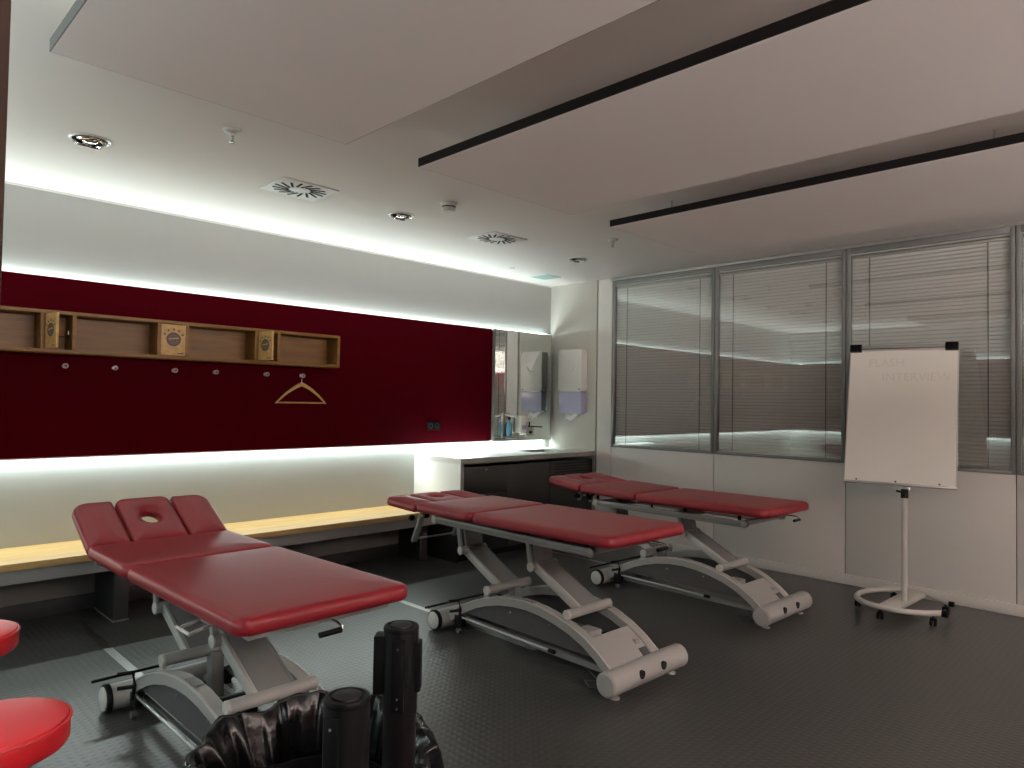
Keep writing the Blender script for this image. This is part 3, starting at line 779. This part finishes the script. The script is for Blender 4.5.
        mb().box((u1 - .06, -.12, ztop - .006), (u1 + .09, .12, ztop + .006)).build('mounting_plate', F, lk)
    # upper frame
    for s_ in (-1, 1):
        rv = style.get('rv', .275); y0, y1 = s_ * (rv - .03), s_ * rv
        r_ = mb().box((.14, y0, railz - .042), (1.42, y1, railz), bev=.004).build('side_rail', M['rail'], t_)
        mb().box((.17, s_ * (rv - .0005), railz - .026), (1.40, s_ * (rv + .0012), railz - .016)).build('rail_groove', FD, r_)
        mb().lathe([(.021, y1 - .03 * s_), (.023, y1 + .001 * s_), (.018, y1 + .004 * s_), (.001, y1 + .004 * s_)], 24, axis='Y', o=(.14, 0, railz - .021), capA=False, capB=False).build('rail_end_cap', M['rail'], r_)
        mb().box((1.385, s_ * (rv - .035), railz - .046), (1.425, s_ * (rv + .004), railz + .004), bev=.004).build('rail_clamp', FH, r_)
    for u in (.17, .70, 1.39):
        mb().box((u - .02, -rv + .03, railz - .038), (u + .02, rv - .03, railz - .006), bev=.002).build('cross_bar', F, t_)
    mb().box((.30, -.13, railz - .048), (1.45, -.10, railz - .038)).build('cross_bar', F, t_)
    mb().box((.30, .10, railz - .048), (1.45, .13, railz - .038)).build('cross_bar', F, t_)
    # spacers holding the cushions above the rails
    for u, zc in ((.20, zb[0]), (.62, (zb[0] + zb[1]) / 2), (.90, zb[1]), (1.2, (zb[1] + zb[2]) / 2), (1.42, zb[2])):
        for v_ in (-rv + .05, rv - .05):
            mb().tube([(u, v_, railz - .04), (u, v_, zc + .004)], .012, 10).build('cushion_spacer', M['black'], t_)
    # crank with black grip at the foot end
    cz = zb[0] - .022; cv0 = style.get('crank', .10)
    ck = mb().tube([(.10, cv0, cz), (-.03, cv0, cz), (-.06, cv0, cz - .006), (-.062, cv0, cz - .014), (-.062, cv0 - .01, cz - .016)], .005, 8).build('crank', M['chrome'], t_)
    mb().tube([(-.062, cv0 - .005, cz - .016), (-.062, cv0 - .085, cz - .018)], .010, 12).build('grip', M['black'], ck)
    # cushions
    def tiltpart(o, u, z, ang):   # rotate about the transverse axis at (u,z), head end upward
        o.location = (-u, 0, z); o.rotation_euler = (0, ang, 0)
    l0 = zb[1] - zb[0]
    US, UN = 1.0, 1.53; UF = style.get('uf', .022)
    c1 = cushion(t_, 'leg_cushion', rr_outline(-(US - .006 + UF), 0.0, -.333, .333, (style.get('r', .055), .045, .045, style.get('r', .055))))
    tiltpart(c1, -UF, zb[0], math.atan2(zb[1] - zb[0], 1.02))
    c2 = cushion(t_, 'torso_cushion', rr_outline(-(UN - US - .006), 0.0, -.333, .333, (.05, .03, .03, .05)))
    tiltpart(c2, US + .003, zb[1], math.atan2(zb[2] - zb[1], UN - US))
    # head section: a face cushion with an oval opening between two arm rests
    def head(ol, nm, hole=None):
        c = cushion(t_, nm, ol, t=.058, hole=hole)
        tiltpart(c, UN + .008, zb[2] + style.get('hz', .002), head_ang); return c
    HL = style['hl']
    head(rr_outline(-HL, 0, -.133, .133, (.02, .05, .05, .02)), 'face_cushion', (-HL * .55, 0, .050, .040))
    a1 = head(rr_outline(-HL * .97, 0, -.330, -.139, (.02, .02, .075, .02)), 'arm_rest')
    a2 = head(rr_outline(-HL * .97, 0, .139, .330, (.02, .075, .02, .02)), 'arm_rest')
    # head hinge hardware
    hb = mb().box((1.42, -.16, zb[2] - .022), (1.60, -.13, zb[2] - .004)).build('hinge_arm', F, t_)
    mb().box((1.42, .13, zb[2] - .022), (1.60, .16, zb[2] - .004)).build('hinge_arm', F, t_)
    mb().tube([(1.50, -.30, zb[2] - .022), (1.50, .30, zb[2] - .022)], .007, 10).build('hinge_rod', M['steel'], t_)
    for v_ in (-.26, -.20):
        mb().lathe([(.010, -.02), (.014, -.01), (.014, .012), (.008, .016)], 16, axis='Y', o=(1.50, v_, zb[2] - .026)).build('clamp_knob', M['black'], t_)
    if style.get('lever'):
        mb().tube([(1.66, -.28, zb[2] - .012), (1.50, -.29, zb[2] - .028)], .005, 8).build('release_lever', M['chrome'], t_)
        st = mb().box((.24, -.29, zb[0] - .035), (.345, -.18, zb[0] - .022), bev=.004).build('side_step', F, t_)
        mb().tube([(.245, -.36, zb[0] - .045), (.355, -.36, zb[0] - .045)], .006, 8).build('release_handle', FH, st)
        mb().bar((.25, -.28, zb[0] - .028), (.25, -.36, zb[0] - .045), .012, .008).build('handle_arm', F, st)
        mb().bar((.338, -.28, zb[0] - .028), (.338, -.36, zb[0] - .045), .012, .008).build('handle_arm', F, st)
        # underside plate showing at the foot edge
        mb().box((.015, -.27, zb[0] - .03), (.06, .27, zb[0] - .002), bev=.003).build('foot_crossbar', F, t_)
    if style.get('gas'):
        for v_ in (-.24, .10):
            mb().bar((1.56, v_, zb[2] - .01), (1.66, v_, zb[2] - .215), .022, .04, up=(0, 1, 0), bev=.004).build('head_strut', FD, t_)
        mb().tube([(1.65, -.23, zb[2] - .195), (1.65, .09, zb[2] - .195)], .006, 8).build('strut_rod', M['steel'], t_)
        mb().lathe([(.012, -.03), (.018, -.02), (.018, .004), (.008, .01)], 16, axis='Y', o=(1.66, -.25, zb[2] - .06)).build('clamp_knob', M['black'], t_)
    if style.get('knobs'):
        for u in (1.62, 1.50):
            mb().bar((u, -.2, zb[2] + .01), (u + .015, -.2, zb[2] - .085), .02, .03, up=(0, 1, 0)).build('head_bracket', FD, t_)
            mb().lathe([(.012, -.03), (.018, -.02), (.018, .004), (.008, .01)], 16, axis='Y', o=(u + .01, -.22, zb[2] - .05)).build('clamp_knob', M['black'], t_)
    return t_
table(-2.143, 1.269, .01, 'burgundy treatment table with its headrest raised, nearest the camera on the left', (.682, .667, .668), (1.32, .44), (.685, .445), radians(27), 0, .652, dict(hl=.385, lever=1, rv=.21, uf=.05, crank=.025))
table(-2.033, 3.025, -.023, 'burgundy treatment table with a flat headrest, middle one of the three', (.728, .716, .714), (1.352, .470), (.725, .478), radians(2), 0, .700, dict(hl=.375, hz=-.008, r=.07, gas=1, uf=.045))
table(-2.015, 4.622, -.031, 'burgundy treatment table furthest back, beside the window wall', (.705, .700, .716), (1.352, .470), (.722, .475), radians(7), 0, .664, dict(hl=.38, hz=-.005, r=.07, knobs=1, uf=.045))

# ------------------------------------------------------------------ flip chart
t_ = thing('flip_chart', 'mobile whiteboard flip chart on a curved castor base by the windows', 'flip chart', (-1.50, 5.39, 0))
def fl(x, y, z): return (x + 1.50, y - 5.39, z)
WP = M['wpaint']
# C-shaped tube base
arc = [(-1.245, 5.29), (-1.33, 5.195), (-1.45, 5.135), (-1.58, 5.13), (-1.69, 5.17), (-1.765, 5.25), (-1.80, 5.37), (-1.79, 5.48), (-1.75, 5.60), (-1.68, 5.70), (-1.60, 5.755), (-1.52, 5.775)]
def smooth(p, it=2):
    for _ in range(it):
        q = [p[0]]
        for a, b_ in zip(p, p[1:]):
            q.append(tuple(a[i]*.75 + b_[i]*.25 for i in range(2))); q.append(tuple(a[i]*.25 + b_[i]*.75 for i in range(2)))
        q.append(p[-1]); p = q
    return p
MB().tube([fl(x, y, .082) for x, y in smooth(arc)], .019, 14).build('base_ring', WP, t_)
MB().tube([fl(-1.50, 5.775, .082), fl(-1.27, 5.585, .082)], .015, 12).build('base_bar', WP, t_)
MB().prism([(-1.60+1.5, 5.145-5.39), (-1.47+1.5, 5.145-5.39), (-1.445+1.5, 5.775-5.39), (-1.585+1.5, 5.775-5.39)], .070, .090, 'XY', bev=.004).build('base_plate', WP, t_)
MB().lathe([(.022, 0), (.022, .03)], 20, axis='X', o=fl(-1.245, 5.28, .082)).build('end_cap', M['black'], t_)
MB().lathe([(.018, 0), (.018, .03)], 20, axis='X', o=fl(-1.275, 5.585, .082)).build('end_cap', M['black'], t_)
for x, y in ((-1.785, 5.34), (-1.575, 5.13), (-1.285, 5.235), (-1.30, 5.60), (-1.66, 5.715)):
    c_ = MB(); cx_, cy_, _ = fl(x, y, 0)
    c_.tube([(cx_, cy_, .066), (cx_, cy_, .05)], .007, 10); c_.box((cx_ - .018, cy_ - .02, .038), (cx_ + .018, cy_ + .02, .055), bev=.006)
    cs = c_.build('castor', M['black'], t_)
    for s_ in (-1, 1):
        MB().lathe([(.012, s_*.006), (.0235, s_*.008), (.0235, s_*.017), (.012, s_*.019)], 24, axis='X', o=(cx_, cy_, .024)).build('castor_wheel', M['black'], cs)
MB().tube([fl(-1.50, 5.39, .085), fl(-1.50, 5.39, .815)], .019, 20).build('pole', WP, t_)
MB().tube([fl(-1.50, 5.39, .80), fl(-1.50, 5.395, .862)], .024, 20).build('pole_clamp', M['black'], t_)
MB().tube([fl(-1.50, 5.38, .84), fl(-1.54, 5.35, .85)], .008, 10).build('clamp_knob', M['black'], t_)
MB().bar(fl(-1.50, 5.425, .845), fl(-1.53, 5.59, 1.38), .05, .02, bev=.004).build('back_support', M['steel'], t_)
# board: local frame x width, z up along the board, y normal; front face towards -y
bd = MB().prism(rrect(.70, 1.045, .006, 3), 0, .022, 'XZ', bev=.002).build('board', WP, t_)
bd.location = fl(-1.565, 5.524, 1.387); bd.rotation_euler = Matrix.Rotation(.162, 3, 'Z').to_euler()
bd.rotation_euler = (Matrix.Rotation(.162, 3, 'Z') @ Matrix.Rotation(-.258, 3, 'X')).to_euler()
MB().prism(rrect(.686, 1.015, .004, 3), -.0012, .001, 'XZ').build('writing_surface', M['board'], bd)
ft = MB().box((-.35, -.028, -.5225), (.35, .002, -.508), bev=.002).build('pen_tray', M['alu_light'], bd)
for x in (-.265, -.015, .25):
    MB().lathe([(.006, -.0025), (.006, 0)], 12, axis='Y', o=(x, 0, -.495)).build('screw', M['black'], bd)
cl = MB().box((-.29, -.022, .478), (.29, .004, .515), bev=.003).build('paper_clamp', M['alu_light'], bd)
for s_ in (-1, 1):
    MB().box((s_*.348, -.032, .468), (s_*.268, .006, .524), bev=.005).build('clamp_end', M['black'], bd)
MB().box((-.29, -.0235, .484), (.29, -.0215, .492)).build('clamp_lip', M['infill'], cl)
def text(s, x, z, size, parent, m, name):
    cu = bpy.data.curves.new(name, 'FONT'); cu.body = s; cu.size = size; cu.extrude = .0002; cu.align_x = 'CENTER'; cu.resolution_u = 2
    o = bpy.data.objects.new(name, cu); C.objects.link(o)
    dg = bpy.context.evaluated_depsgraph_get(); me = bpy.data.meshes.new_from_object(o.evaluated_get(dg))
    bpy.data.objects.remove(o); bpy.data.curves.remove(cu)
    me.materials.clear(); me.materials.append(m)
    o = bpy.data.objects.new(name, me); C.objects.link(o); o.parent = parent
    o.rotation_euler = (pi/2, 0, 0); o.location = (x, -.0016, z); return o
text('FLASH', -.10, .355, .085, bd, M['ink'], 'handwriting')
text('INTERVIEW', .09, .245, .085, bd, M['ink'], 'handwriting')

# ------------------------------------------------------------------ red stools
def stool(x, y, z, label):
    t_ = thing('round_stool', label, 'stool', (x, y, 0), group='bright red round stools')
    R = .18
    st = MB().lathe([(R - .03, z - .085), (R - .006, z - .080), (R, z - .070), (R, z - .022), (R - .003, z - .016)], 64, capB=False).build('seat_side', M['vinyl2'], t_)
    pr = [(R - .003, z - .016)]
    for k in range(9):
        a = k / 8; pr.append(((R - .004) * cos(a * pi / 2), z - .015 + .018 * sin(a * pi / 2) ** .7))
    pr[-1] = (.001, z + .003)
    MB().lathe(pr, 64, capA=False, capB=False).build('seat', M['vinyl2'], t_)
    MB().tube([(R*cos(2*pi*k/64), R*sin(2*pi*k/64), z - .017) for k in range(64)], .0042, 8, closed=True).build('piping', M['vinyl2'], t_)
    MB().tube([(0, 0, .10), (0, 0, z - .30)], .024, 20).build('gas_column', M['chrome'], t_)
    MB().tube([(0, 0, z - .30), (0, 0, z - .084)], .014, 16).build('piston', M['chrome'], t_)
    MB().lathe([(.08, z - .092), (.08, z - .083)], 24).build('seat_plate', M['black'], t_)
    for k in range(5):
        a = 2*pi*k/5 + .3; c, s_ = cos(a), sin(a)
        lg = MB().bar((.015*c, .015*s_, .12), (.22*c, .22*s_, .075), .03, .022, bev=.004).build('leg', M['chrome'], t_)
        MB().lathe([(.012, -.016), (.024, -.013), (.024, .013), (.012, .016)], 20, axis='Y', o=(.225*c, .225*s_, .025)).build('castor', M['black'], lg)
        MB().tube([(.22*c, .22*s_, .075), (.225*c, .225*s_, .035)], .008, 8).build('castor_stem', M['black'], lg)
stool(-2.34, .377, .535, 'bright red round stool nearest the camera at the lower left')
stool(-3.245, .412, .55, 'bright red round stool further back at the left edge')

# ------------------------------------------------------------------ barrier posts
def post(x, y, z, rot, label, arm):
    t_ = thing('barrier_post', label, 'barrier post', (x, y, 0), rot, group='black belt barrier posts')
    r = .0325
    MB().lathe([(.15, 0), (.15, .012), (.13, .022), (.05, .034), (.036, .05)], 48).build('base', M['tube'], t_)
    MB().lathe([(r - .002, .04), (r - .002, z - .155)], 36).build('post_tube', M['tube'], t_)
    hd = MB().lathe([(r, z - .16), (r, z - .012), (r - .002, z - .006)], 40).build('belt_head', M['black'], t_)
    MB().lathe([(r, z - .010), (r + .0008, z - .006), (r - .001, z - .001), (r - .006, z), (r - .009, z - .003), (.001, z - .003)], 40, capB=False, capA=False).build('top_ring', M['black'], t_)
    MB().lathe([(r - .010, z - .004), (r - .012, z + .0005), (.001, z + .002)], 36, capA=False, capB=False).build('top_disc', M['tube'], t_)
    if arm: MB().box((-r - .016, -.017, z - .125), (-r + .006, .017, z - .018), bev=.002).build('belt_cassette', M['black'], hd)
    if arm: MB().box((r - .006, -.015, z - .12), (r + .006, .015, z - .03), bev=.002).build('belt_slot', M['black'], hd)
    MB().box((-.012, -r - .0035, z - .15), (.012, -r + .006, z - .02), bev=.001).build('belt_slot', M['black'], hd)
    for zz in (z - .035, z - .125, z - .142):
        MB().lathe([(.0022, -r - .0045), (.0022, -r - .003)], 10, axis='Y', o=(0, 0, zz)).build('screw', M['steel'], hd)
post(-1.077, .797, 1.0, radians(45), 'tall black belt barrier post right of the bin liner', 1)
post(-.872, .553, 1.0, radians(20), 'black belt barrier post standing in front of the bin liner, lower in view', 0)

# ------------------------------------------------------------------ bin with black liner
t_ = thing('trash_bin', 'round bin covered by a crumpled shiny black bin liner beside the near table', 'trash bin', (-1.495, .868, 0))
MB().lathe([(.15, .0), (.155, .01), (.185, .48), (.188, .49), (.182, .49), (.145, .02), (.001, .02)], 40, capB=False).build('bin_body', M['black'], t_)
bm_ = MB(); NS = 220
prof = [(.001, .06), (.10, .06), (.125, .12), (.150, .30), (.195, .50), (.225, .60), (.255, .645), (.275, .635), (.285, .60), (.29, .54), (.295, .46), (.298, .38), (.30, .30), (.30, .22), (.29, .16), (.28, .13)]
import mathutils
rings = []
for j, (r, z) in enumerate(prof):
    ring = []; vj = j / (len(prof) - 1)
    for k in range(NS):
        a = 2*pi*k/NS
        amp = .0 if j < 2 else (.022 if j < 6 else .010 + .018 * max(0, vj - .3))
        f_ = (sin(9*a + 2.0*vj) * .35 + sin(17*a + 1.3 - 2.5*vj) * .40 + sin(31*a + .6 + 3*vj) * .25 + sin(5*a - 1) * .5)
        nz = mathutils.noise.noise(Vector((cos(a)*3.2, sin(a)*3.2, z*7)))
        nz2 = mathutils.noise.noise(Vector((cos(a)*9, sin(a)*9, z*16 + 4)))
        fold = 1 - abs(mathutils.noise.noise(Vector((cos(a)*7, sin(a)*7, z*1.4)))) * 2
        rr = r + amp * (f_ * .8 + nz * 1.6 + nz2 * .8 + fold * .7)
        zz = z - .02 + (.018 * nz * (1 if 4 <= j <= 10 else .4) + .012 * sin(7*a + 1) * (1 if 4 <= j <= 8 else .3)) + (.05 * nz - .01 if j >= 12 else 0)
        ring.append(bm_.v((rr*cos(a), rr*sin(a), max(zz, .03))))
    rings.append(ring)
for A, B in zip(rings, rings[1:]):
    for k in range(NS): bm_.bm.faces.new([A[k], A[(k+1)%NS], B[(k+1)%NS], B[k]])
bg = bm_.build('bin_liner', M['bag'], t_, angle=80)
sb = bg.modifiers.new('sub', 'SUBSURF'); sb.levels = 1; sb.render_levels = 1
